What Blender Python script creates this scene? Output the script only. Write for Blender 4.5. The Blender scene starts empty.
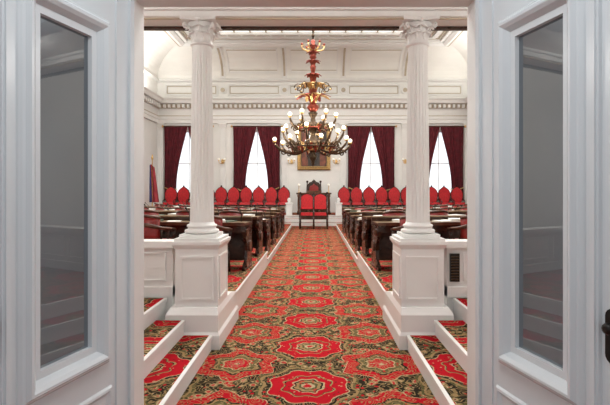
import bpy, bmesh, math, random
from mathutils import Matrix, Vector
random.seed(7)
S=bpy.context.scene
pi=math.pi
# ------------------------------------------------------------------ materials
def newmat(name):
    m=bpy.data.materials.new(name); m.use_nodes=True
    return m,m.node_tree,m.node_tree.nodes["Principled BSDF"]
def mat(name,col,rough=.5,metal=0,var=.08,scale=8,bump=0.0,emit=None,es=0):
    m,nt,b=newmat(name)
    n=nt.nodes.new('ShaderNodeTexNoise'); n.inputs['Scale'].default_value=scale; n.inputs['Detail'].default_value=3
    tc=nt.nodes.new('ShaderNodeTexCoord'); nt.links.new(tc.outputs['Object'],n.inputs['Vector'])
    r=nt.nodes.new('ShaderNodeValToRGB')
    r.color_ramp.elements[0].position=.3; r.color_ramp.elements[1].position=.7
    r.color_ramp.elements[0].color=tuple(max(0,c*(1-var)) for c in col)+(1,)
    r.color_ramp.elements[1].color=tuple(min(1,c*(1+var)) for c in col)+(1,)
    nt.links.new(n.outputs['Fac'],r.inputs['Fac']); nt.links.new(r.outputs['Color'],b.inputs['Base Color'])
    b.inputs['Roughness'].default_value=rough; b.inputs['Metallic'].default_value=metal
    if bump:
        bp=nt.nodes.new('ShaderNodeBump'); bp.inputs['Strength'].default_value=bump; bp.inputs['Distance'].default_value=.01
        nt.links.new(n.outputs['Fac'],bp.inputs['Height']); nt.links.new(bp.outputs['Normal'],b.inputs['Normal'])
    if emit:
        b.inputs['Emission Color'].default_value=tuple(emit)+(1,); b.inputs['Emission Strength'].default_value=es
    return m
M={}
M['wall']=mat('wall_paint',(.82,.815,.785),.6,var=.02,scale=2)
M['white']=mat('white_trim_paint',(.80,.795,.775),.38,var=.02,scale=3)
M['door']=mat('door_enamel',(.72,.75,.77),.25,var=.02,scale=3)
M['ceil']=mat('ceiling_plaster',(.84,.83,.79),.7,var=.02,scale=2)
M['tan']=mat('tan_moulding',(.48,.41,.31),.5,var=.08,scale=5)
M['wood']=mat('dark_walnut',(.036,.015,.009),.26,var=.4,scale=14)
M['wood2']=mat('reddish_walnut',(.085,.030,.014),.28,var=.35,scale=12)
M['top']=mat('desk_top_leather',(.26,.17,.095),.3,var=.3,scale=6)
M['red']=mat('red_velvet',(.47,.010,.016),.65,var=.25,scale=20)
M['leather']=mat('oxblood_leather',(.26,.02,.018),.3,var=.3,scale=9)
M['curtain']=mat('curtain_velvet',(.10,.005,.012),.85,var=.3,scale=5)
M['gold']=mat('gilt',(.68,.46,.20),.36,metal=.8,var=.3,scale=25)
M['copper']=mat('red_bronze',(.26,.05,.03),.35,metal=.6,var=.45,scale=25)
M['bronze']=mat('dark_bronze',(.085,.055,.032),.35,metal=.7,var=.5,scale=30)
M['iron']=mat('dark_iron',(.02,.018,.016),.35,metal=.5,var=.3,scale=30)
M['bulb']=mat('frosted_globe',(1,.95,.85),.3,var=.01,emit=(1,.90,.70),es=2.0)
M['sbulb']=mat('sconce_globe',(1,.95,.85),.3,var=.01,emit=(1,.88,.66),es=.4)
M['lay']=mat('laylight_glass',(.9,.9,.88),.5,var=.02,emit=(1,.99,.96),es=.9)
M['paper']=mat('paper',(.8,.8,.76),.7,var=.03,scale=8)
M['binder']=mat('bill_binder_cloth',(.10,.14,.10),.6,var=.3,scale=8)
M['flagr']=mat('flag_cloth',(.30,.03,.04),.8,var=.3,scale=5)
M['flagb']=mat('flag_canton',(.02,.03,.12),.8,var=.3,scale=5)
M['paintbg']=mat('oil_painting_dark',(.035,.022,.014),.3,var=.6,scale=3)
M['skin']=mat('oil_painting_flesh',(.5,.3,.2),.4,var=.2,scale=9)
M['coat']=mat('oil_painting_coat',(.02,.016,.014),.4,var=.4,scale=6)
M['drape']=mat('oil_painting_drape',(.18,.05,.025),.4,var=.5,scale=5)
m,nt,b=newmat('window_shade'); tr=nt.nodes.new('ShaderNodeBsdfTranslucent'); tr.inputs[0].default_value=(.93,.96,1,1)
df=nt.nodes.new('ShaderNodeBsdfDiffuse'); df.inputs[0].default_value=(.9,.92,.95,1)
wv=nt.nodes.new('ShaderNodeTexWave'); wv.inputs['Scale'].default_value=6
bp=nt.nodes.new('ShaderNodeBump'); bp.inputs['Strength'].default_value=.2; nt.links.new(wv.outputs['Fac'],bp.inputs['Height'])
nt.links.new(bp.outputs['Normal'],df.inputs['Normal'])
mx=nt.nodes.new('ShaderNodeMixShader'); mx.inputs[0].default_value=.65
nt.links.new(df.outputs[0],mx.inputs[1]); nt.links.new(tr.outputs[0],mx.inputs[2])
nt.links.new(mx.outputs[0],nt.nodes['Material Output'].inputs['Surface']); M['shade']=m
m,nt,b=newmat('door_glass'); t=nt.nodes.new('ShaderNodeBsdfTransparent'); t.inputs[0].default_value=(.33,.36,.385,1)
g=nt.nodes.new('ShaderNodeBsdfGlossy'); g.inputs['Roughness'].default_value=.004
nz=nt.nodes.new('ShaderNodeTexNoise'); nz.inputs['Scale'].default_value=2.5
bp=nt.nodes.new('ShaderNodeBump'); bp.inputs['Strength'].default_value=.015; nt.links.new(nz.outputs['Fac'],bp.inputs['Height']); nt.links.new(bp.outputs['Normal'],g.inputs['Normal'])
lw=nt.nodes.new('ShaderNodeLayerWeight'); lw.inputs['Blend'].default_value=.5
pw=nt.nodes.new('ShaderNodeMath'); pw.operation='POWER'; nt.links.new(lw.outputs['Facing'],pw.inputs[0]); pw.inputs[1].default_value=3
ml=nt.nodes.new('ShaderNodeMath'); ml.operation='MULTIPLY_ADD'; nt.links.new(pw.outputs[0],ml.inputs[0]); ml.inputs[1].default_value=.95; ml.inputs[2].default_value=.10
mx=nt.nodes.new('ShaderNodeMixShader'); nt.links.new(ml.outputs[0],mx.inputs[0]); nt.links.new(t.outputs[0],mx.inputs[1]); nt.links.new(g.outputs[0],mx.inputs[2])
nt.links.new(mx.outputs[0],nt.nodes['Material Output'].inputs['Surface']); M['glass']=m

def carpet():
    m,nt,b=newmat('victorian_carpet'); L=nt.links
    def mth(op,a,b2=None,c=None):
        n=nt.nodes.new('ShaderNodeMath'); n.operation=op
        for i,v in enumerate((a,b2,c)):
            if v is None: continue
            if isinstance(v,(int,float)): n.inputs[i].default_value=v
            else: L.new(v,n.inputs[i])
        return n.outputs[0]
    geo=nt.nodes.new('ShaderNodeNewGeometry')
    nz=nt.nodes.new('ShaderNodeTexNoise'); nz.inputs['Scale'].default_value=9; nz.inputs['Detail'].default_value=2; L.new(geo.outputs['Position'],nz.inputs['Vector'])
    vs=nt.nodes.new('ShaderNodeVectorMath'); vs.operation='SUBTRACT'; L.new(nz.outputs['Color'],vs.inputs[0]); vs.inputs[1].default_value=(.5,.5,.5)
    vm=nt.nodes.new('ShaderNodeVectorMath'); vm.operation='SCALE'; L.new(vs.outputs[0],vm.inputs[0]); vm.inputs['Scale'].default_value=.06
    va=nt.nodes.new('ShaderNodeVectorMath'); va.operation='ADD'; L.new(geo.outputs['Position'],va.inputs[0]); L.new(vm.outputs[0],va.inputs[1])
    sp=nt.nodes.new('ShaderNodeSeparateXYZ'); L.new(va.outputs[0],sp.inputs[0])
    X,Y=sp.outputs[0],sp.outputs[1]
    PX,PY=1.32,0.92
    def cell(ox,oy):
        u=mth('MULTIPLY',mth('SUBTRACT',mth('FRACT',mth('ADD',mth('DIVIDE',X,PX),.5+ox)),.5),PX)
        v=mth('MULTIPLY',mth('SUBTRACT',mth('FRACT',mth('ADD',mth('DIVIDE',Y,PY),.5+oy)),.5),PY*1.05)
        r=mth('SQRT',mth('ADD',mth('MULTIPLY',u,u),mth('MULTIPLY',v,v)))
        th=mth('ARCTAN2',v,u)
        return u,v,r,th
    def ramp(fac,stops):
        n=nt.nodes.new('ShaderNodeValToRGB'); cr=n.color_ramp; cr.interpolation='CONSTANT'
        cr.elements[0].position=stops[0][0]; cr.elements[0].color=stops[0][1]+(1,)
        cr.elements[1].position=stops[1][0]; cr.elements[1].color=stops[1][1]+(1,)
        for p,c in stops[2:]:
            e=cr.elements.new(p); e.color=c+(1,)
        L.new(fac,n.inputs[0]); return n.outputs[0]
    def mix(f,a,b2):
        n=nt.nodes.new('ShaderNodeMix'); n.data_type='RGBA'; L.new(f,n.inputs[0])
        for i,v in ((6,a),(7,b2)):
            if isinstance(v,tuple): n.inputs[i].default_value=v+(1,)
            else: L.new(v,n.inputs[i])
        return n.outputs[2]
    RED=(.40,.008,.016); GOLD=(.27,.18,.08); CRM=(.40,.31,.18); DRK=(.020,.016,.010); GRN=(.085,.078,.030); ROSE=(.42,.05,.05); BRN=(.10,.02,.015)
    _,_,rA,tA=cell(0,0); _,_,rB,tB=cell(.5,.5)
    sA=mth('MULTIPLY',rA,mth('ADD',1,mth('MULTIPLY',mth('COSINE',mth('MULTIPLY',tA,8)),.07)))
    sA2=mth('MULTIPLY',sA,1.9)
    cA=ramp(sA2,[(0,RED),(.05,CRM),(.10,GRN),(.14,GOLD),(.20,DRK),(.23,CRM),(.26,RED),(.36,DRK),(.375,GOLD),(.40,RED),(.60,CRM),(.62,DRK),(.70,GOLD),(.75,GRN),(.80,DRK)])
    sB=mth('MULTIPLY',rB,mth('ADD',1,mth('MULTIPLY',mth('COSINE',mth('MULTIPLY',tB,6)),.12)))
    sB2=mth('MULTIPLY',sB,1.9)
    cB=ramp(sB2,[(0,CRM),(.04,ROSE),(.12,RED),(.22,CRM),(.25,GRN),(.34,GOLD),(.38,DRK),(.43,RED),(.65,CRM),(.67,DRK)])
    vo=nt.nodes.new('ShaderNodeTexVoronoi'); vo.inputs['Scale'].default_value=11; L.new(va.outputs[0],vo.inputs['Vector'])
    bgc=ramp(vo.outputs['Distance'],[(0,RED),(.20,ROSE),(.24,CRM),(.30,GOLD),(.38,GRN),(.45,DRK)])
    inA=mth('LESS_THAN',sA2,.80); inB=mth('LESS_THAN',sB2,.67)
    col=mix(inB,bgc,cB); col=mix(inA,col,cA)
    n=nt.nodes.new('ShaderNodeTexNoise'); n.inputs['Scale'].default_value=8; n.inputs['Detail'].default_value=1; L.new(geo.outputs['Position'],n.inputs['Vector'])
    s=mth('SINE',mth('MULTIPLY',n.outputs['Fac'],62))
    k=mth('MULTIPLY',mth('GREATER_THAN',s,.62),mth('GREATER_THAN',sA2,.62))
    col=mix(mth('MULTIPLY',k,.8),col,GOLD)
    def dots(scale,th,f,c,col):
        v=nt.nodes.new('ShaderNodeTexVoronoi'); v.inputs['Scale'].default_value=scale; L.new(va.outputs[0],v.inputs['Vector'])
        return mix(mth('MULTIPLY',mth('LESS_THAN',v.outputs['Distance'],th),f),col,c)
    col=dots(24,.20,.75,DRK,col); col=dots(18,.17,.75,CRM,col); col=dots(15,.22,.9,RED,col)
    L.new(col,b.inputs['Base Color']); b.inputs['Roughness'].default_value=.95
    b.inputs['Specular IOR Level'].default_value=.05
    return m
M['carpet']=carpet()

# ------------------------------------------------------------------ mesh builder
class MB:
    def __init__(s): s.bm=bmesh.new(); s.mats=[]; s.T=Matrix.Identity(4)
    def mi(s,k):
        if k not in s.mats: s.mats.append(k)
        return s.mats.index(k)
    def v(s,p): return s.bm.verts.new(s.T@Vector(p))
    def f(s,vs,k,smooth=False):
        try: fc=s.bm.faces.new(vs)
        except ValueError: return
        fc.material_index=s.mi(k); fc.smooth=smooth; return fc
    def box(s,x0,x1,y0,y1,z0,z1,k,top=None):
        P=[s.v(p) for p in ((x0,y0,z0),(x1,y0,z0),(x1,y1,z0),(x0,y1,z0),(x0,y0,z1),(x1,y0,z1),(x1,y1,z1),(x0,y1,z1))]
        for q in ((3,2,1,0),(0,1,5,4),(1,2,6,5),(2,3,7,6),(3,0,4,7)): s.f([P[i] for i in q],k)
        s.f([P[i] for i in (4,5,6,7)],top or k)
    def frustum(s,a,b,z0,z1,k):
        P=[s.v(p) for p in ((a[0],a[2],z0),(a[1],a[2],z0),(a[1],a[3],z0),(a[0],a[3],z0),(b[0],b[2],z1),(b[1],b[2],z1),(b[1],b[3],z1),(b[0],b[3],z1))]
        for q in ((3,2,1,0),(4,5,6,7),(0,1,5,4),(1,2,6,5),(2,3,7,6),(3,0,4,7)): s.f([P[i] for i in q],k)
    def rings(s,rs,k,closed=True,cap=True,smooth=True):
        R=[[s.v(p) for p in r] for r in rs]
        n=len(R[0])
        for a,b in zip(R,R[1:]):
            for i in range(n if closed else n-1):
                j=(i+1)%n; s.f([a[i],a[j],b[j],b[i]],k,smooth)
        if cap and closed:
            s.f(list(reversed(R[0])),k); s.f(R[-1],k)
    def lathe(s,prof,c,k,seg=16,smooth=True):
        s.rings([[(c[0]+r*math.cos(2*pi*i/seg),c[1]+r*math.sin(2*pi*i/seg),c[2]+z) for i in range(seg)] for r,z in prof],k,smooth=smooth)
    def sphere(s,c,r,k,seg=12,sz=1):
        n=7; s.lathe([(max(1e-4,r*math.sin(pi*i/n)),-r*sz*math.cos(pi*i/n)) for i in range(n+1)],c,k,seg)
    def tube(s,pts,rad,k,seg=6):
        pts=[Vector(p) for p in pts]; n=len(pts); rs=[]
        up0=None
        for i,p in enumerate(pts):
            d=(pts[min(n-1,i+1)]-pts[max(0,i-1)]).normalized()
            if up0 is None:
                up0=Vector((0,0,1)) if abs(d.z)<.9 else Vector((1,0,0))
            a=(up0-d*up0.dot(d)).normalized(); up0=a; b=d.cross(a)
            r=rad[i] if isinstance(rad,(list,tuple)) else rad
            rs.append([tuple(p+(a*math.cos(2*pi*j/seg)+b*math.sin(2*pi*j/seg))*r) for j in range(seg)])
        s.rings(rs,k)
    def prism(s,poly,fn,a,b,k,top=None):
        A=[s.v(fn(u,v,a)) for u,v in poly]; B=[s.v(fn(u,v,b)) for u,v in poly]; n=len(poly)
        for i in range(n): j=(i+1)%n; s.f([A[i],A[j],B[j],B[i]],k)
        s.f(list(reversed(A)),k); s.f(B,top or k)
    def leaf(s,c,ang,r0,z0,h,out,w,k,droop=.35,nseg=6):
        dx,dy=math.cos(ang),math.sin(ang); tx,ty=-dy,dx; rs=[]
        for i in range(nseg+1):
            t=i/nseg
            rr=r0+out*(t**2.2); z=z0+h*math.sin(min(t,1)*pi*.62)/math.sin(pi*.62)*(1 if t<.75 else 1-droop*(t-.75)*2)
            ww=w*(.55+.9*math.sin(pi*min(.95,t*.8+.1)))*(1 if t<.8 else 1-(t-.8)*3.2)
            row=[]
            for q in (-1,-.5,0,.5,1):
                o=-.18*w*abs(q)+( .08*w if i%2 and abs(q)==1 else 0)
                row.append((c[0]+dx*(rr+o)+tx*ww*.5*q,c[1]+dy*(rr+o)+ty*ww*.5*q,c[2]+z))
            rs.append(row+[ (p[0]-dx*.008,p[1]-dy*.008,p[2]-.004) for p in reversed(row)])
        s.rings(rs,k)
    def ground(s):
        mz=min(v.co.z for v in s.bm.verts)
        for v in s.bm.verts: v.co.z-=mz
    def obj(s,name,loc=None,rot=0):
        bmesh.ops.recalc_face_normals(s.bm,faces=s.bm.faces)
        me=bpy.data.meshes.new(name); s.bm.to_mesh(me); s.bm.free()
        for k in s.mats: me.materials.append(M[k])
        o=bpy.data.objects.new(name,me); S.collection.objects.link(o)
        if loc: o.location=loc
        o.rotation_euler[2]=rot
        return o
def inst(o,name,loc,rot):
    n=bpy.data.objects.new(name,o.data); S.collection.objects.link(n); n.location=loc; n.rotation_euler[2]=rot; return n

HW=8.0; YE=2.46; YI=2.60; YB=23.0; ZC=8.6; PZ=.16; PZ2=.32
# ------------------------------------------------------------------ room shell
b=MB(); b.box(-9,9,-3,23.3,-.1,0,'carpet'); b.obj('floor')
b=MB(); b.box(-8.3,8.3,YI,23.3,ZC,ZC+.15,'ceil')
for k,(i,w,h,mt) in enumerate(((1.98,.14,.12,'white'),(2.22,.05,.05,'tan'),(2.45,.16,.10,'white'),(2.68,.04,.05,'tan'),(3.0,.16,.14,'white'))):
    x=HW-i; y0=YI+i; y1=YB-i
    b.box(-x,x,y1-w,y1,ZC-h,ZC,mt); b.box(-x,x,y0,y0+w,ZC-h,ZC,mt)
    b.box(-x,-x+w,y0+w,y1-w,ZC-h,ZC,mt); b.box(x-w,x,y0+w,y1-w,ZC-h,ZC,mt)
x=-5.2
while x<5.3:
    b.box(x-.04,x+.04,20.16,20.39,ZC-.06,ZC,'white'); x+=.65
b.box(-4.83,4.83,6.0,19.83,ZC-.02,ZC-.005,'lay')
x=-4.2
while x<4.3:
    b.box(x-.03,x+.03,6.0,19.83,ZC-.07,ZC-.02,'tan'); x+=.7
y=6.7
while y<19.8:
    b.box(-4.83,4.83,y-.03,y+.03,ZC-.065,ZC-.02,'tan'); y+=.9
b.obj('ceiling')
b=MB(); b.box(-HW-.3,-HW,YI,YB+.3,0,ZC,'wall'); b.obj('wall_left')
b=MB(); b.box(HW,HW+.3,YI,YB+.3,0,ZC,'wall'); b.obj('wall_right')
WC=[-6.4,-2.9,2.9,6.4]; WW=.85; WZ0,WZ1=1.25,4.65
b=MB(); xs=[-HW]+[v for c in WC for v in (c-WW,c+WW)]+[HW]
for i in range(0,len(xs),2): b.box(xs[i],xs[i+1],YB,YB+.3,0,ZC,'wall')
for c in WC:
    b.box(c-WW,c+WW,YB,YB+.3,0,WZ0,'wall'); b.box(c-WW,c+WW,YB,YB+.3,WZ1,ZC,'wall')
b.obj('wall_back')
b=MB(); ZH=2.66
b.box(-8.3,-.94,YE,YI,0,ZC+.15,'white'); b.box(.94,8.3,YE,YI,0,ZC+.15,'white'); b.box(-.94,.94,YE,YI,ZH,ZC+.15,'white')
b.obj('wall_entry')
b=MB()
for sx in (-1,1):
    a,c=sorted((sx*.945,sx*.975)); b.box(a,c,YI,YI+.03,0,2.80,'white')
b.box(-.945,.945,YI,YI+.03,ZH+.01,2.80,'white')
b.obj('trim_1')
def roomloop(b,prof,k,smooth=False):
    rs=[[(-(HW-i),YI+i,z),((HW-i),YI+i,z),((HW-i),YB-i,z),(-(HW-i),YB-i,z)] for i,z in prof]
    b.rings(rs,k,closed=True,cap=False,smooth=smooth)
b=MB(); n=10
prof=[(.001+1.8*(1-math.cos(pi/2*i/n)),7.25+1.33*math.sin(pi/2*i/n)) for i in range(n+1)]
roomloop(b,prof,'ceil')
roomloop(b,[(.0,7.10),(.10,7.14),(.14,7.2),(.08,7.27),(.0,7.3)],'white')
roomloop(b,[(1.62,8.44),(1.80,8.36),(1.95,8.45),(1.97,8.6)],'white')
roomloop(b,[(1.50,8.50),(1.60,8.42),(1.64,8.46)],'tan')
def covepatch(x0,x1,a0,a1,off,k,n=6):
    rs=[]
    for i in range(n+1):
        a=(a0+(a1-a0)*i/n)*pi/2; ins=1.8*(1-math.cos(a))+.001; z=7.25+1.33*math.sin(a)
        nx,nz=math.cos(a),-math.sin(a)
        y=YB-ins; y2=y-off*nx; z2=z+off*nz
        rs.append([(x0,y,z),(x1,y,z),(x1,y2,z2),(x0,y2,z2)])
    b.rings(rs,k,smooth=False)
for x in (-4.65,-1.5,1.5,4.65):
    covepatch(x-.14,x+.14,.03,.88,.05,'white'); covepatch(x-.05,x+.05,.08,.80,.07,'tan')
for x0,x1 in ((-4.35,-1.8),(-1.2,1.2),(1.8,4.35)):
    for a0,a1,k,o in ((.14,.18,'white',.04),(.74,.78,'white',.04),(.21,.225,'tan',.02),(.70,.715,'tan',.02)): covepatch(x0,x1,a0,a1,o,k,1)
    for xx in (x0,x1-.06): covepatch(xx,xx+.06,.18,.74,.04,'white')
b.obj('trim_cove')
b=MB()
roomloop(b,[(.0,5.0),(.10,5.0),(.10,5.18),(.13,5.2),(.13,5.3),(.06,5.32),(.06,5.72),(.12,5.75),(.2,5.95),(.36,5.98),(.40,6.12),(.46,6.2),(.0,6.26)],'white')
x=-7.8
while x<7.81:
    b.box(x-.055,x+.055,YB-.28,YB-.12,5.77,5.93,'white'); x+=.24
y=10
while y<22.7:
    for sx in(-1,1):
        a,c=sorted((sx*(HW-.28),sx*(HW-.12))); b.box(a,c,y-.055,y+.055,5.77,5.93,'white')
    y+=.24
roomloop(b,[(.004,5.36),(.064,5.36),(.068,5.38),(.064,5.40)],'tan')
roomloop(b,[(.13,5.75),(.17,5.85),(.2,5.95)],'tan')
b.obj('trim_cornice')
b=MB()
for x in (-7.83,-4.65,-1.5,1.5,4.65,7.83):
    w=.15
    b.box(x-w-.01,x+w+.01,YB-.12,YB,.45,.75,'white'); b.box(x-w,x+w,YB-.08,YB,.75,4.75,'white')
    for q in (-.09,0,.09): b.box(x+q-.02,x+q+.02,YB-.095,YB-.08,.9,4.6,'white')
    b.box(x-w-.02,x+w+.02,YB-.10,YB,4.68,4.74,'white')
    b.frustum((x-w,x+w,YB-.09,YB),(x-w-.06,x+w+.06,YB-.15,YB),4.75,4.95,'white')
    b.box(x-w-.07,x+w+.07,YB-.16,YB,4.95,5.0,'white')
b.obj('trim_pilasters')
b=MB()
def frame_y(b,x0,x1,z0,z1,y,w,t,k):
    b.box(x0,x1,y-t,y,z0,z0+w,k); b.box(x0,x1,y-t,y,z1-w,z1,k); b.box(x0,x0+w,y-t,y,z0+w,z1-w,k); b.box(x1-w,x1,y-t,y,z0+w,z1-w,k)
for x0,x1 in ((-7.6,-4.9),(-4.4,-1.7),(-1.3,1.3),(1.7,4.4),(4.9,7.6)):
    frame_y(b,x0,x1,6.42,7.0,YB,.06,.06,'white')
    frame_y(b,x0+.1,x1-.1,6.52,6.9,YB,.035,.03,'tan')
for x in (-4.65,-1.5,1.5,4.65):
    b.prism([(.2*math.cos(a*pi/10),.2*math.sin(a*pi/10)) for a in range(20)],lambda u,v,w:(x+u,w,6.7+v),YB-.05,YB,'white')
    b.prism([(.11*math.cos(a*pi/10),.11*math.sin(a*pi/10)) for a in range(20)],lambda u,v,w:(x+u,w,6.7+v),YB-.09,YB-.05,'tan')
b.obj('trim_frieze')
for i,c in enumerate(WC):
    b=MB(); e=.002
    frame_y(b,c-WW+e,c+WW-e,WZ0+e,WZ1-e,YB+.16,.08,.1,'white')
    b.box(c-.02,c+.02,YB+.08,YB+.14,WZ0+.08,WZ1-.08,'white')
    b.box(c-WW+.08,c+WW-.08,YB+.08,YB+.13,2.93,2.98,'white')
    b.box(c-WW+.08,c+WW-.08,YB+.17,YB+.175,WZ0+.08,WZ1-.08,'shade')
    frame_y(b,c-WW-.12,c+WW+.12,WZ0-.12,WZ1+.12,YB,.11,.05,'white')
    b.obj('window_%d'%(i+1))
def curtain(c):
    b=MB()
    for sx in (-1,1):
        rows=[];NU=48;NV=24;zt,zb=4.80,1.05
        for j in range(NV+1):
            t=j/NV; z=zt+(zb-zt)*t
            inn=.01+.56*(math.sin(min(1,t/.85)*pi/2)**1.15)
            out=1.20-.03*math.sin(t*pi)
            if t>.85: inn-=.10*(t-.85)/.15
            row=[]
            for i in range(NU+1):
                u=i/NU; x=inn+(out-inn)*u
                y=YB-.17-.045*math.sin(u*2*pi*7+.6*math.sin(t*3))*(.6+.4*t)-.02*math.sin(u*31)
                row.append((c+sx*x,y,z))
            rows.append(row)
        b.rings(rows,'curtain',closed=False,cap=False)
        b.tube([(c+sx*.5,YB-.24,1.65),(c+sx*.8,YB-.27,1.58),(c+sx*1.15,YB-.24,1.72)],.03,'gold',6)
    b.tube([(c-1.25,YB-.17,4.83),(c+1.25,YB-.17,4.83)],.035,'wood2',8)
    for sx in (-1,1): b.sphere((c+sx*1.27,YB-.17,4.83),.06,'gold'); b.box(c+sx*1.2-.02,c+sx*1.2+.02,YB-.17,YB-.06,4.81,4.85,'gold')
    b.obj('window_curtain')
for c in WC: curtain(c)

# ------------------------------------------------------------------ gallery, columns, pedestals
b=MB(); b.box(-7.99,7.99,YI+.04,4.65,3.50,3.6,'white')
b.box(-8,8,4.70,5.0,3.415,4.4,'white'); b.box(-8,8,4.65,4.70,3.47,3.6,'white'); b.box(-8,8,5.0,5.08,3.5,3.55,'white'); b.box(-8,8,4.99,5.06,3.39,3.44,'wood'); b.box(-8,8,4.66,5.1,4.4,4.5,'wood2')
b.box(-8,8,4.74,4.76,3.40,3.415,'tan')
b.obj('trim_gallery')
CY=4.86
for sx in (-1,1):
    b=MB(); cx=sx*1.165
    b.T=Matrix.Translation((cx,CY,0))
    z0=1.102
    b.box(-.19,.19,-.19,.19,z0,z0+.035,'white')
    b.lathe([(.15,.035),(.178,.045),(.182,.06),(.175,.075),(.150,.082),(.148,.10),(.158,.108),(.160,.12),(.150,.13),(.135,.135),(.130,.155)],(0,0,z0),'white',32)
    rs=[];NF=20;n=NF*6
    for k in range(9):
        t=k/8; z=z0+.155+t*(3.145-z0-.155); r=.126-.024*t**1.3
        ring=[]
        for i in range(n):
            ph=(i%6)/6; dd=0 if ph<.17 else .011*math.sin((ph-.17)/.83*pi)
            if k in(0,8): dd=0
            ring.append(((r-dd)*math.cos(2*pi*i/n),(r-dd)*math.sin(2*pi*i/n),z))
        rs.append(ring)
    b.rings(rs,'white',smooth=False)
    b.lathe([(.106,3.14),(.122,3.15),(.122,3.165),(.108,3.172),(.108,3.25),(.118,3.32),(.15,3.375)],(0,0,0),'white',24)
    for i in range(8):
        b.leaf((0,0,0),2*pi*i/8,.108,3.17,.10,.055,.085,'white')
        b.leaf((0,0,0),2*pi*(i+.5)/8,.108,3.20,.135,.07,.08,'white')
    for i in range(4):
        a=pi/4+i*pi/2; dx,dy=math.cos(a),math.sin(a); pts=[]
        for k in range(15):
            t=k/14
            if t<.4: rr=.115+t/.4*.085; z=3.27+t/.4*.085
            else:
                q=(t-.4)/.6*2.2*pi; sp=.03*(1-.65*(t-.4)/.6); rr=.20+sp*math.sin(q); z=3.355-.03+sp*math.cos(q)
            pts.append((dx*rr,dy*rr,z))
        b.tube(pts,.011,'white',6)
        a2=i*pi/2; dx,dy=math.cos(a2),math.sin(a2)
        b.sphere((dx*.155,dy*.155,3.385),.022,'white',8)
    poly=[]
    for i in range(4):
        a=pi/4+i*pi/2; a1=pi/4+(i+1)*pi/2
        for k in range(8):
            t=k/8; A=Vector((math.cos(a),math.sin(a)))*.265; B_=Vector((math.cos(a1),math.sin(a1)))*.265
            p=A.lerp(B_,t); p=p*(1-.16*math.sin(pi*t)); poly.append((p.x,p.y))
    b.prism(poly,lambda u,v,w:(u,v,w),3.38,3.413,'white')
    b.obj('corinthian_column')
    b=MB(); b.T=Matrix.Diagonal((sx,1,1,1))
    b.box(.90,1.46,4.50,5.62,0,.14,'white'); b.frustum((.90,1.46,4.50,5.62),(.92,1.45,4.52,5.60),.14,.17,'white')
    b.box(.92,1.45,4.52,5.60,.17,.34,'white')
    b.frustum((.92,1.45,4.52,5.60),(.94,1.42,4.58,5.3),.34,.40,'white')
    b.box(.94,1.38,4.62,5.12,.40,.99,'white')
    frame_y(b,.99,1.33,.47,.92,4.62,.022,.012,'white')
    for z in (.47,.898): b.box(.928,.94,4.67,5.07,z,z+.022,'white')
    for y in (4.67,5.048): b.box(.928,.94,y,y+.022,.492,.898,'white')
    b.frustum((.94,1.38,4.62,5.12),(.91,1.41,4.59,5.15),.99,1.04,'white')
    b.box(.91,1.41,4.59,5.15,1.04,1.07,'white'); b.box(.93,1.39,4.61,5.13,1.07,1.10,'white')
    b.obj('column_pedestal')
    b=MB(); b.T=Matrix.Diagonal((sx,1,1,1))
    b.box(1.475,7.99,4.84,5.0,0,.98,'white'); b.box(1.42,7.99,4.80,5.04,.98,1.05,'white'); b.box(1.475,7.99,4.82,5.02,.45,.56,'white')
    x=1.65 if sx>0 else 1.55
    while x<7.2:
        frame_y(b,x,x+.75,.62,.93,4.84,.02,.012,'white'); x+=.85
    b.obj('wall_wing_'+('left' if sx<0 else 'right'))
    if sx>0:
        b=MB(); b.box(1.50,1.60,4.805,4.835,.62,.92,'iron')
        for k in range(9): b.box(1.51,1.59,4.795,4.805,.64+k*.03,.652+k*.03,'bronze')
        b.obj('vent_grille')
    b=MB(); b.T=Matrix.Diagonal((sx,1,1,1))
    for k,(x0,x1) in enumerate(((.98,1.255),(1.255,1.53),(1.53,7.99))):
        y1=4.49 if k<2 else 4.79
        z=.15*(k+1)
        b.box(x0,x1,YI+.05,y1,0 ,z-.012,'white')
        b.box(x0+.02,x1,YI+.05,y1,z-.012,z,'white',top='carpet')
        b.box(x0-.012,x0+.02,YI+.05,y1,z-.035,z+.002,'white')
    b.obj('side_steps')
    b=MB(); b.T=Matrix.Diagonal((sx,1,1,1))
    R2=12.1; n=16
    def arcpts(R,xa,xb):
        return [(xa+(xb-xa)*i/n,21.5-math.sqrt(R*R-(xa+(xb-xa)*i/n)**2)) for i in range(n+1)]
    pl=[(.95,5.63),(1.50,5.63),(1.50,5.06),(7.99,5.06)]+list(reversed(arcpts(R2,.95,7.99)))
    b.prism(pl,lambda u,v,w:(u,v,w),0,PZ2,'white',top='carpet')
    pl=arcpts(R2-.002,.95,7.99)+[(7.99,19.2),(.95,19.2)]
    b.prism(pl,lambda u,v,w:(u,v,w),0,PZ,'white',top='carpet')
    b.box(.93,.955,5.63,9.43,PZ2-.03,PZ2,'white'); b.box(.93,.955,9.43,19.2,PZ-.03,PZ,'white')
    b.obj('seating_platform')

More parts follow.
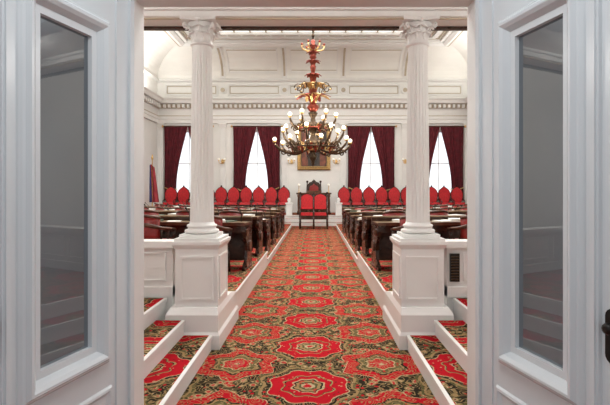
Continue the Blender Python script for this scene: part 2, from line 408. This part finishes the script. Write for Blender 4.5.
# ------------------------------------------------------------------ doors
def door(sx,name):
    b=MB()
    W=.92;T=.045;g0,g1=.295,.588;z0,z1=.853,2.33;Z0,Z1=.01,2.645
    b.box(0,g0,-T/2,T/2,Z0,Z1,'door'); b.box(g1,W,-T/2,T/2,Z0,Z1,'door')
    b.box(g0,g1,-T/2,T/2,Z0,z0,'door'); b.box(g0,g1,-T/2,T/2,z1,Z1,'door')
    b.f([b.v(p) for p in ((g0,0,z0),(g1,0,z0),(g1,0,z1),(g0,0,z1))],'glass')
    prof=[(-.0,.006),(.010,.016),(.022,.022),(.030,.018),(.034,.026),(.050,.050),(.066,.062),(.078,.062),(.086,.050),(.090,.044),(.100,.040),(.110,.030),(.114,.0225)]
    for s in (-1,1):
        rs=[]
        for w,h in prof:
            y=s*(h); rs.append([(g0-w,y,z0-w),(g1+w,y,z0-w),(g1+w,y,z1+w),(g0-w,y,z1+w)])
        b.rings(rs,'door',cap=False,smooth=False)
        pz0,pz1=.16,.62; pg0,pg1=.16,.74
        rs=[]
        for w,h in [(0,.0225),(.008,.034),(.02,.036),(.03,.028),(.04,.0225)]:
            rs.append([(pg0+w,s*h,pz0+w),(pg1-w,s*h,pz0+w),(pg1-w,s*h,pz1-w),(pg0+w,s*h,pz1-w)])
        b.rings(rs,'door',cap=False,smooth=False)
        a,c=sorted((s*T/2,s*(T/2+.016))); b.box(.735,.775,a,c,Z0,Z1,'door'); b.box(.745,.765,*sorted((s*(T/2+.016),s*(T/2+.026))),Z0,Z1,'door')
        b.box(.0,.03,a,c,Z0,Z1,'door')
        b.box(.115,.13,*sorted((s*T/2,s*(T/2+.008))),Z0,Z1,'door')
    for z in (.3,1.3,2.3): b.lathe([(.009,-.06),(.009,.06)],(-.006,0,z),'bronze',8)
    for s in (-1,1):
        poly=[(.03*math.cos(a*pi/8),.03*math.sin(a*pi/8)+.07) for a in range(9)]+[(-.03*math.cos(a*pi/8),-.03*math.sin(a*pi/8)-.07) for a in range(9)]
        b.prism(poly,lambda u,v,w:(.825+u,w,1.07+v),s*T/2,s*(T/2+.008),'iron')
        b.tube([(.825,s*T/2,1.10),(.825,s*(T/2+.022),1.10)],.010,'iron',8)
        b.tube([(.825,s*(T/2+o),1.10) for o in (.018,.022,.030,.038,.042)],[.010,.018,.022,.018,.008],'iron',12)
    o=b.obj(name)
    d=Vector((sx*.244,-.97,0)).normalized()
    o.location=(sx*.955,YE-.03,0); o.rotation_euler[2]=math.atan2(d.y,d.x)
door(-1,'door_1'); door(1,'door_2')

# ------------------------------------------------------------------ desks
CC=(0,21.5)
def P(r,phi,sx): return (sx*r*math.sin(phi),CC[1]-r*math.cos(phi))
def arcbox(b,r0,r1,z0,z1,p0,p1,sx,k,top=None):
    n=max(2,int((p1-p0)*r1/.35)); cols=[]
    for i in range(n+1):
        p=p0+(p1-p0)*i/n; a=P(r0,p,sx); c=P(r1,p,sx)
        cols.append([b.v((a[0],a[1],z0)),b.v((c[0],c[1],z0)),b.v((c[0],c[1],z1)),b.v((a[0],a[1],z1))])
    for A,B_ in zip(cols,cols[1:]):
        for q in range(4):
            w=(q+1)%4; b.f([A[q],A[w],B_[w],B_[q]],(top if (top and q==2) else k))
    b.f(cols[0],k); b.f(cols[-1],k)
rows=[7.3,8.85,10.4,11.95,13.5,15.05]
chairpos=[]
for d in rows:
    r=CC[1]-d; pz=PZ2 if d<9.5 else PZ
    for sx in (-1,1):
        p0=math.asin(1.03/r); p1=min(math.radians(66),math.asin(7.0/r) if r>7.0 else 9)
        b=MB(); z=pz+.001
        arcbox(b,r-.27,r+.27,z+.72,z+.755,p0,p1,sx,'wood2',top='top')
        arcbox(b,r+.25,r+.285,z+.715,z+.765,p0,p1,sx,'wood2')
        arcbox(b,r-.29,r-.25,z+.70,z+.82,p0,p1,sx,'wood2')
        arcbox(b,r-.30,r-.18,z+.82,z+.84,p0,p1,sx,'top')
        arcbox(b,r-.24,r-.20,z+.10,z+.72,p0,p1,sx,'wood')
        arcbox(b,r+.02,r+.20,z+.60,z+.72,p0,p1,sx,'wood')
        prof=[(-.27,0),(.24,0),(.26,.05),(.20,.09),(.10,.14),(.06,.30),(.10,.42),(.20,.52),(.25,.62),(.25,.72),(-.27,.72),(-.27,.5),(-.24,.3),(-.27,.12)]
        L=r*(p1-p0); n=max(2,round(L/.85)); 
        for i in range(n+1):
            ph=p0+(p1-p0)*i/n
            tx,ty=sx*math.cos(ph),math.sin(ph); rx,ry=sx*math.sin(ph),-math.cos(ph)
            wd=.05 if i<n else -.05
            b.prism(prof,lambda u,v,w:(rx*(r+u)+tx*w+CC[0],CC[1]+ry*(r+u)+ty*w,z+v),0,wd,'wood')
            if i==0:
                for uu,vv,rr in ((.13,.60,.06),(.14,.10,.06),(-.1,.36,.09)):
                    poly=[(uu+rr*math.cos(a*pi/7),vv+rr*math.sin(a*pi/7)) for a in range(14)]
                    b.prism(poly,lambda u,v,w:(rx*(r+u)+tx*w,CC[1]+ry*(r+u)+ty*w,z+v),-.02,0,'wood2')
            if i<n:
                pc=p0+(p1-p0)*(i+.5)/n
                chairpos.append((r+.52,pc,sx,pz))
                tm=b.T
                c=P(r,pc,sx)
                for q in range(random.choice((2,2,3,4))):
                    b.T=Matrix.Translation((c[0],c[1],z+.757))@Matrix.Rotation(sx*pc+random.uniform(-.4,.4),4,'Z')@Matrix.Translation((random.uniform(-.28,.28),random.uniform(-.1,.10),0))
                    b.box(-.11,.11,-.14,.14,-.003,random.uniform(.004,.05),'binder' if q==1 and random.random()<.5 else 'paper')
                b.T=Matrix.Translation((c[0],c[1],z+.755))@Matrix.Rotation(sx*pc,4,'Z')
                b.tube([(.3,.12,0),(.3,.12,.12),(.28,.02,.22)],.008,'iron',5); b.sphere((.28,.02,.22),.02,'iron',6)
                b.T=tm
        b.obj('curved_desk')
b=MB()
b.box(-.24,.24,-.22,.24,.42,.455,'wood'); b.frustum((-.22,.22,-.20,.22),(-.19,.19,-.17,.19),.455,.51,'leather')
for x,y in ((-.2,-.19),(.2,-.19),(-.2,.2),(.2,.2)):
    b.tube([(x*1.12,y*1.12,0),(x*1.04,y*1.04,.2),(x,y,.42)],[.018,.028,.022],'wood',8)
b.tube([(-.21,-.2,.18),(.21,-.2,.18)],.014,'wood',6); b.tube([(-.21,-.2,.22),(-.21,.2,.22)],.014,'wood',6); b.tube([(.21,-.2,.22),(.21,.2,.22)],.014,'wood',6)
rail=[(-.27,.18,.66),(-.28,.02,.68),(-.26,-.14,.70),(-.17,-.25,.74),(0,-.285,.76),(.17,-.25,.74),(.26,-.14,.70),(.28,.02,.68),(.27,.18,.66)]
b.tube(rail,[.02,.026,.026,.03,.034,.03,.026,.026,.02],'wood2',8)
for i in (0,1,2,6,7,8):
    x,y,z=rail[i]; b.tube([(x*.85,y*.85 if i not in (0,8) else y,.455),(x,y,z)],.014,'wood',6)
rs=[]
for zz,o in ((.52,0),(.60,.01),(.74,.02),(.84,.0)):
    row=[]
    for t in range(9):
        a=pi*(1.16+.68*t/8); row.append((.26*math.cos(a),.25*math.sin(a)-.01-o,zz+.03*math.sin(pi*t/8)*(zz>.8)))
    row+= [(p[0]*.8,p[1]*.8,p[2]) for p in reversed(row)]
    rs.append(row)
b.rings(rs,'leather')
b.tube([(.26*math.cos(pi*(1.16+.68*t/8))*.93,.25*math.sin(pi*(1.16+.68*t/8))*.93-.01,.85+.035*math.sin(pi*t/8)) for t in range(9)],.026,'wood2',8)
b.ground()
first=None
for r,ph,sx,pz in chairpos:
    x,y=P(r,ph,sx); loc=(x,y,pz+.001); rot=sx*ph+random.uniform(-.15,.15)
    if first is None: first=b.obj('member_armchair',loc,rot)
    else: inst(first,'member_armchair',loc,rot)

# ------------------------------------------------------------------ rostrum platform
b=MB()
RZ=.45
b.box(-7.99,7.99,20.6,22.99,0,RZ,'white',top='carpet'); b.box(-7.99,7.99,20.57,20.6,RZ-.05,RZ,'white')
b.box(-1.3,1.3,20.3,20.57,0,.30,'white',top='carpet'); b.box(-1.5,1.5,20.0,20.3,0,.15,'white',top='carpet')
b.obj('rostrum_platform')
RZ+=.001
for sx in (-1,1):
    b=MB(); b.T=Matrix.Diagonal((sx,1,1,1))
    b.box(1.0,1.28,20.65,20.93,RZ,RZ+.5,'white'); b.box(.97,1.31,20.62,20.96,RZ+.5,RZ+.56,'white'); b.lathe([(.1,.56),(.05,.60),(.09,.68),(.06,.76),(.01,.80)],(1.14,20.79,RZ),'white',12)
    b.obj('newel_post')
b=MB()
b.box(-.27,.27,-.25,.25,.38,.43,'wood'); b.frustum((-.27,.27,-.25,.25),(-.24,.24,-.22,.2),.43,.54,'red')
for x in (-.23,.23):
    b.tube([(x,-.22,0),(x*.95,-.22,.1),(x*1.05,-.22,.28),(x,-.22,.38)],[.02,.022,.035,.025],'wood',8)
    b.tube([(x,.25,0),(x,.21,.38)],.025,'wood',8)
    b.tube([(x*1.1,-.2,.40),(x*1.12,-.2,.62),(x*1.12,-.05,.66),(x*1.05,.24,.68)],.02,'wood',6)
out=[(.17,.50),(.24,.56),(.29,.70),(.31,.86),(.31,1.0),(.25,1.14),(.14,1.25),(0,1.33)]
poly=out+[(-x,z) for x,z in reversed(out[:-1])]
f=lambda u,v,w:(u,w+.05*(v-.5),v)
b.prism(poly,f,.22,.27,'wood')
pin=[(x*.90,.92+(z-.92)*.92) for x,z in poly]; b.prism(pin,f,.185,.22,'red')
pin=[(x*.72,.92+(z-.92)*.75) for x,z in poly]; b.prism(pin,f,.16,.185,'red')
b.sphere((0,.29,1.34),.045,'wood',8)
b.ground()
first=None
for sx in (-1,1):
    for q in range(10):
        loc=(sx*(1.50+.625*q),22.2,RZ)
        if first is None: first=b.obj('red_velvet_chair',loc,0)
        else: inst(first,'red_velvet_chair',loc,0)
b=MB(); z=RZ
b.box(-.80,.80,20.98,21.55,z,z+.10,'wood'); b.box(-.74,.74,21.03,21.5,z+.10,z+.95,'wood'); b.box(-.82,.82,20.95,21.58,z+.95,z+1.02,'wood2')
for x in (-.74,-.26,.26,.74):
    b.lathe([(.05,.10),(.06,.14),(.035,.2),(.05,.5),(.035,.8),(.06,.86),(.05,.95)],(x*.97,21.02,z),'wood2',10)
for x in (-.5,0,.5):
    frame_y(b,x-.18,x+.18,z+.2,z+.85,21.03,.03,.02,'wood2')
    b.sphere((x,21.02,z+.52),.07,'wood2',10)
b.frustum((-.35,.35,21.05,21.45),(-.33,.33,21.15,21.45),z+1.02,z+1.12,'wood2')
for x in(-.7,.7):
    b.lathe([(.06,0),(.02,.04),(.015,.3),(.03,.32)],(x,21.2,z+1.02),'gold',10); b.sphere((x,21.2,z+1.39),.05,'sbulb',10)
b.obj('speaker_desk')
b=MB(); b.T=Matrix.Translation((0,22.1,RZ))
b.box(-.36,.36,-.3,.3,.38,.45,'wood'); b.box(-.32,.32,-.28,.26,.45,.55,'red')
for x in(-.33,.33):
    for y in (-.27,.27): b.tube([(x,y,0),(x,y,.2),(x,y,.38)],[.03,.05,.03],'wood',8)
    b.tube([(x*1.05,.27,.4),(x*1.05,.29,1.0),(x,.3,1.5)],[.04,.035,.03],'wood',8); b.sphere((x,.3,1.56),.06,'wood',8)
    b.tube([(x*1.05,-.27,.4),(x*1.05,-.27,.7),(x*1.05,.27,.75)],.03,'wood',8)
pl=[(-.32,.5),(.32,.5),(.32,1.4),(.24,1.52),(.12,1.56),(0,1.68),(-.12,1.56),(-.24,1.52),(-.32,1.4)]
b.prism(pl,lambda u,v,w:(u,w,v),.27,.32,'wood')
b.prism([(x*.7,.62+(z-.5)*.72) for x,z in pl],lambda u,v,w:(u,w,v),.25,.27,'leather')
b.obj('speaker_throne')
b=MB(); b.T=Matrix.Translation((0,18.6,.001))
for x in (-.56,0,.56):
    b.tube([(x,-.3,0),(x,-.3,.15),(x,-.3,.35),(x,-.3,.5)],[.025,.045,.03,.04],'wood',8)
    b.tube([(x,.28,0),(x,.28,.5),(x,.33,1.42)],[.035,.04,.03],'wood',8); b.sphere((x,.33,1.47),.05,'wood',8)
    b.tube([(x,-.3,.45),(x,-.3,.78),(x,-.1,.80),(x,.28,.84)],.03,'wood',8)
    b.tube([(x,-.3,.14),(x,.28,.14)],.02,'wood',6)
b.box(-.6,.6,-.33,.32,.40,.56,'wood'); b.box(-.6,.6,.28,.33,.52,.68,'wood2')
for sx in (-1,1):
    b.box(min(sx*.04,sx*.52),max(sx*.04,sx*.52),-.3,.25,.56,.66,'red')
    a,c=sorted((sx*.04,sx*.52)); 
    pl=[(a,.80),(c,.80),(c,1.30),(c-.08,1.38),((a+c)/2,1.43),(a+.08,1.38),(a,1.30)]
    b.prism(pl,lambda u,v,w:(u,w,v),.24,.33,'red')
    pl2=[((a+c)/2+(u-(a+c)/2)*1.12,1.08+(v-1.08)*1.12) for u,v in pl]
    b.prism(pl2,lambda u,v,w:(u,w,v),.30,.34,'wood')
b.ground()
b.obj('twin_red_settee',(0,0,.001))
for sx in (-1,1):
    b=MB(); b.T=Matrix.Translation((sx*1.75,19.6,0))
    b.box(-.5,.5,-.3,.3,.70,.76,'wood2',top='top'); b.box(-.46,-.40,-.26,.26,0,.70,'wood'); b.box(.40,.46,-.26,.26,0,.70,'wood'); b.box(-.40,.40,.2,.24,.2,.70,'wood'); b.box(-.2,.1,-.2,.1,.76,.79,'paper')
    b.box(-.5,.5,-.3,-.26,.6,.70,'wood')
    b.obj('clerk_desk')

# ------------------------------------------------------------------ portrait
YP=YB-.005
b=MB(); x0,x1,z0,z1=-.84,.84,2.62,5.0-.04
prof=[(0,0),(.0,.10),(.05,.13),(.10,.09),(.14,.10),(.18,.04),(.20,.03)]
b.rings([[(x0+w,YP-h,z0+w),(x1-w,YP-h,z0+w),(x1-w,YP-h,z1-w),(x0+w,YP-h,z1-w)] for w,h in prof],'gold',cap=False,smooth=False)
b.box(x0+.18,x1-.18,YP-.035,YP-.002,z0+.18,z1-.18,'paintbg')
yy=YP-.035
def fl(poly,k,o): b.prism(poly,lambda u,v,w:(u,w,v),yy-o,yy-o+.003,k)
fl([(-.62,2.84),(-.3,2.84),(-.35,3.8),(-.45,4.7),(-.62,4.74)],'drape',.006)
fl([(-.2,2.9),(.22,2.9),(.26,3.6),(.24,4.05),(.1,4.18),(-.08,4.18),(-.22,4.02),(-.24,3.6)],'coat',.008)
fl([(.24,4.0),(.45,3.7),(.42,3.62),(.22,3.75)],'coat',.009)
fl([(.01+.085*math.cos(a*pi/8),4.30+.12*math.sin(a*pi/8)) for a in range(16)],'skin',.010)
fl([(-.05,4.05),(.07,4.05),(.05,4.2),(-.03,4.2)],'paper',.011)
fl([(.40,3.66),(.48,3.62),(.5,3.7),(.43,3.74)],'skin',.012)
fl([(.3,2.84),(.6,2.84),(.6,3.5),(.3,3.45)],'drape',.007)
b.obj('framed_portrait')
for x in (-4.65,-1.14,1.14,4.65):
    yb=YB-.10 if abs(x)>2 else YB-.002
    b=MB()
    b.prism([(.07*math.cos(a*pi/6),.12*math.sin(a*pi/6)) for a in range(12)],lambda u,v,w:(x+u,w,3.05+v),yb-.03,yb,'gold')
    for s in (-1,1):
        b.tube([(x,yb-.03,3.0),(x+s*.05,yb-.15,2.93),(x+s*.13,yb-.22,2.97),(x+s*.15,yb-.22,3.08)],.014,'gold',6)
        b.lathe([(.01,0),(.04,.02),(.045,.04)],(x+s*.15,yb-.22,3.07),'gold',10); b.sphere((x+s*.15,yb-.22,3.16),.05,'sbulb',10)
    b.obj('wall_sconce')
b=MB(); fx,fy=-7.25,20.2
b.lathe([(.16,0),(.16,.04),(.03,.08),(.022,.1),(.022,2.95),(.045,2.98),(.05,3.05),(.01,3.2)],(fx,fy,0),'gold',12)
for (u0,u1,k) in ((0,4,'flagb'),(4,16,'flagr')):
    rs=[]
    for j in range(10):
        t=j/9; z=2.75-1.7*t; row=[]
        for i in range(u0,u1+1):
            u=i/16
            row.append((fx-.10+(.20+.22*t)*u,fy-.05-.06*math.sin(u*11+t)*(1-.2*t),z-.18*abs(u-.3)*(1-t)))
        rs.append(row)
    b.rings(rs,k,closed=False,cap=False)
b.obj('state_flag')

# ------------------------------------------------------------------ chandelier
CX,CYY=0,12.5
b=MB(); c=(CX,CYY,0)
b.lathe([(.02,8.53),(.35,8.52),(.30,8.46),(.12,8.40),(.06,8.3),(.02,8.25)],c,'gold',20)
b.lathe([(.022,8.3),(.022,5.8)],c,'bronze',8)
z=8.1
while z>5.8: b.sphere((CX,CYY,z),.045,'bronze',8,1.4); z-=.17
b.lathe([(.02,5.78),(.07,5.73),(.05,5.66),(.10,5.60),(.04,5.52),(.035,5.42),(.07,5.36),(.10,5.28),(.05,5.22),(.04,5.1),(.09,5.02),(.06,4.9),(.045,4.75),(.045,4.6),(.09,4.5),(.12,4.36),(.08,4.2),(.06,4.05),(.10,3.98),(.17,3.9),(.12,3.8),(.05,3.75)],c,'copper',16)
for i in range(6):
    a=i*pi/3+.1; dx,dy=math.cos(a),math.sin(a)
    b.tube([(CX,CYY,5.50),(CX+dx*.14,CYY+dy*.14,5.46),(CX+dx*.28,CYY+dy*.28,5.50),(CX+dx*.32,CYY+dy*.32,5.60),(CX+dx*.24,CYY+dy*.24,5.62)],[.02,.022,.02,.016,.01],'gold',6)
    b.leaf(c,a,.04,5.24,.18,.16,.10,'copper'); b.leaf(c,a+.5,.04,4.98,.2,.2,.10,'copper')
    b.sphere((CX+dx*.31,CYY+dy*.31,5.65),.035,'copper',6)
    b.leaf(c,a+.5,.04,5.45,.16,.12,.08,'copper')
for i in range(8):
    a=i*pi/4
    b.leaf(c,a,.06,4.25,.28,.40,.17,'gold'); b.leaf(c,a+.39,.08,4.02,.22,.46,.17,'copper' if i%2 else 'gold',droop=.8); b.leaf(c,a,.05,4.55,.26,.2,.13,'copper')
    pts=[]
    for q in range(12):
        t=q/11; an=t*2.2*pi; rr=.13*(1-.7*t); pts.append((CX+math.cos(a+.2)*(.40+rr*math.cos(an)),CYY+math.sin(a+.2)*(.40+rr*math.cos(an)),4.42+rr*math.sin(an)))
    b.tube(pts,.014,'bronze',5)
    b.sphere((CX+.48*math.cos(a),CYY+.48*math.sin(a),4.40),.03,'gold',6)
b.lathe([(.05,3.78),(.14,3.74),(.10,3.66),(.06,3.6),(.08,3.5),(.18,3.42),(.20,3.34),(.12,3.26),(.08,3.15),(.10,3.05),(.22,2.98),(.26,2.88),(.20,2.76),(.10,2.68),(.07,2.6),(.12,2.54),(.10,2.46),(.05,2.40),(.06,2.36),(.03,2.30),(.005,2.24)],c,'bronze',20)
for i in range(8): b.leaf(c,i*pi/4,.2,2.92,-.22,-.05,.14,'gold')
def lampcup(x,y,z):
    b.lathe([(.012,-.05),(.05,-.02),(.06,.0),(.04,.015)],(x,y,z),'gold',10)
    b.sphere((x,y,z+.06),.055,'bulb',10)
    b.leaf((x,y,z-.04),0,.02,0,.04,.05,.05,'bronze')
def arm(a,R,z0,z1,sag,k='bronze'):
    dx,dy=math.cos(a),math.sin(a); pts=[]
    for i in range(13):
        t=i/12; rr=.08+(R-.08)*(1-(1-t)**1.3); z=z0+(z1-z0)*t**2-sag*math.sin(pi*t)
        pts.append((CX+dx*rr,CYY+dy*rr,z))
    b.tube(pts,[.034]*12+[.02],k,6)
    for (rc,zc,rad,dirn,kk) in ((R*.45,z0-sag*.9+.13,.13,1,'gold'),(R*.78,(z0+z1)/2-sag*.5-.10,.11,-1,k),(R*.62,z0+.05,.09,1,k)):
        sp=[]
        for q in range(14):
            t=q/13; an=t*2.4*pi*dirn; rr=rad*(1-.75*t)
            sp.append((CX+dx*(rc+rr*math.cos(an)),CYY+dy*(rc+rr*math.cos(an)),zc-rr*math.sin(an)))
        b.tube(sp,.02,kk,5)
    b.leaf((CX+dx*R*.55,CYY+dy*R*.55,0),a,0,z0-sag,.16,.12,.12,'copper')
    lampcup(CX+dx*R,CYY+dy*R,z1+.05)
for i in range(8): arm(i*pi/4+.2,1.07,2.80,2.88,.20)
for i in range(8): arm(i*pi/4+.59,.86,2.80,3.20,.10)
for i in range(6): arm(i*pi/3+.05,.64,3.35,3.60,.14)
ring=[(CX+.62*math.cos(i*pi/16),CYY+.62*math.sin(i*pi/16),2.78) for i in range(33)]; b.tube(ring,.024,'bronze',6)
ring=[(CX+.38*math.cos(i*pi/16),CYY+.38*math.sin(i*pi/16),3.30) for i in range(33)]; b.tube(ring,.02,'copper',6)
b.obj('bronze_chandelier')

# ------------------------------------------------------------------ lights
def light(name,kind,loc,energy,col,rot=(0,0,0),size=None,sy=None,rad=None):
    l=bpy.data.lights.new(name,kind); l.energy=energy; l.color=col
    if kind=='AREA':
        l.size=size
        if sy: l.shape='RECTANGLE'; l.size_y=sy
    if kind=='POINT' and rad: l.shadow_soft_size=rad
    if kind=='SUN': l.angle=.1
    o=bpy.data.objects.new(name,l); o.location=loc; o.rotation_euler=rot; S.collection.objects.link(o); return o
light('ceiling_laylight','AREA',(0,11.5,8.42),1150,(1,.985,.95),size=7,sy=9)
for i in range(4):
    a=i*pi/2+.4
    light('chandelier_lamp','POINT',(CX+1.0*math.cos(a),CYY+1.0*math.sin(a),3.3),38,(1,.89,.72),rad=.1)
for sx in (-1,1):
    light('ceiling_fill','AREA',(sx*7.35,15.5,6.35),240,(1,.975,.93),rot=(pi,0,0),size=.4,sy=12)  # added fill aimed up to brighten the ceiling and cove, no fixture there
    light('column_fill','POINT',(sx*3,3.8,3.2),46,(1,.97,.93),rad=.2)  # added fill below the gallery, lifts the hall side of the columns
light('gallery_lamp','POINT',(0,3.0,3.3),20,(1,.97,.94),rad=.15)
sun=light('sun','SUN',(0,40,20),9,(1,.99,.97)); sun.rotation_euler=Vector((0,-.8,-.6)).to_track_quat('-Z','Y').to_euler()
light('hall_fill','POINT',(0,.9,3.3),58,(.97,.99,1),rad=.2)  # added unseen fill in the hall, gives the door mouldings shape
w=bpy.data.worlds.new('World'); S.world=w; w.use_nodes=True
bg=w.node_tree.nodes['Background']; bg.inputs[0].default_value=(.90,.95,1,1); bg.inputs[1].default_value=.52
# ------------------------------------------------------------------ camera
cam=bpy.data.cameras.new('camera'); co=bpy.data.objects.new('camera',cam); S.collection.objects.link(co); S.camera=co
co.location=(.055,0,1.6); co.rotation_euler=(pi/2,0,0); cam.lens=450/610*36; cam.sensor_width=36; cam.sensor_fit='HORIZONTAL'
cam.shift_x=-10/610; cam.shift_y=-12.5/610; cam.clip_start=.02
S.view_settings.view_transform='Standard'; S.view_settings.look='None'
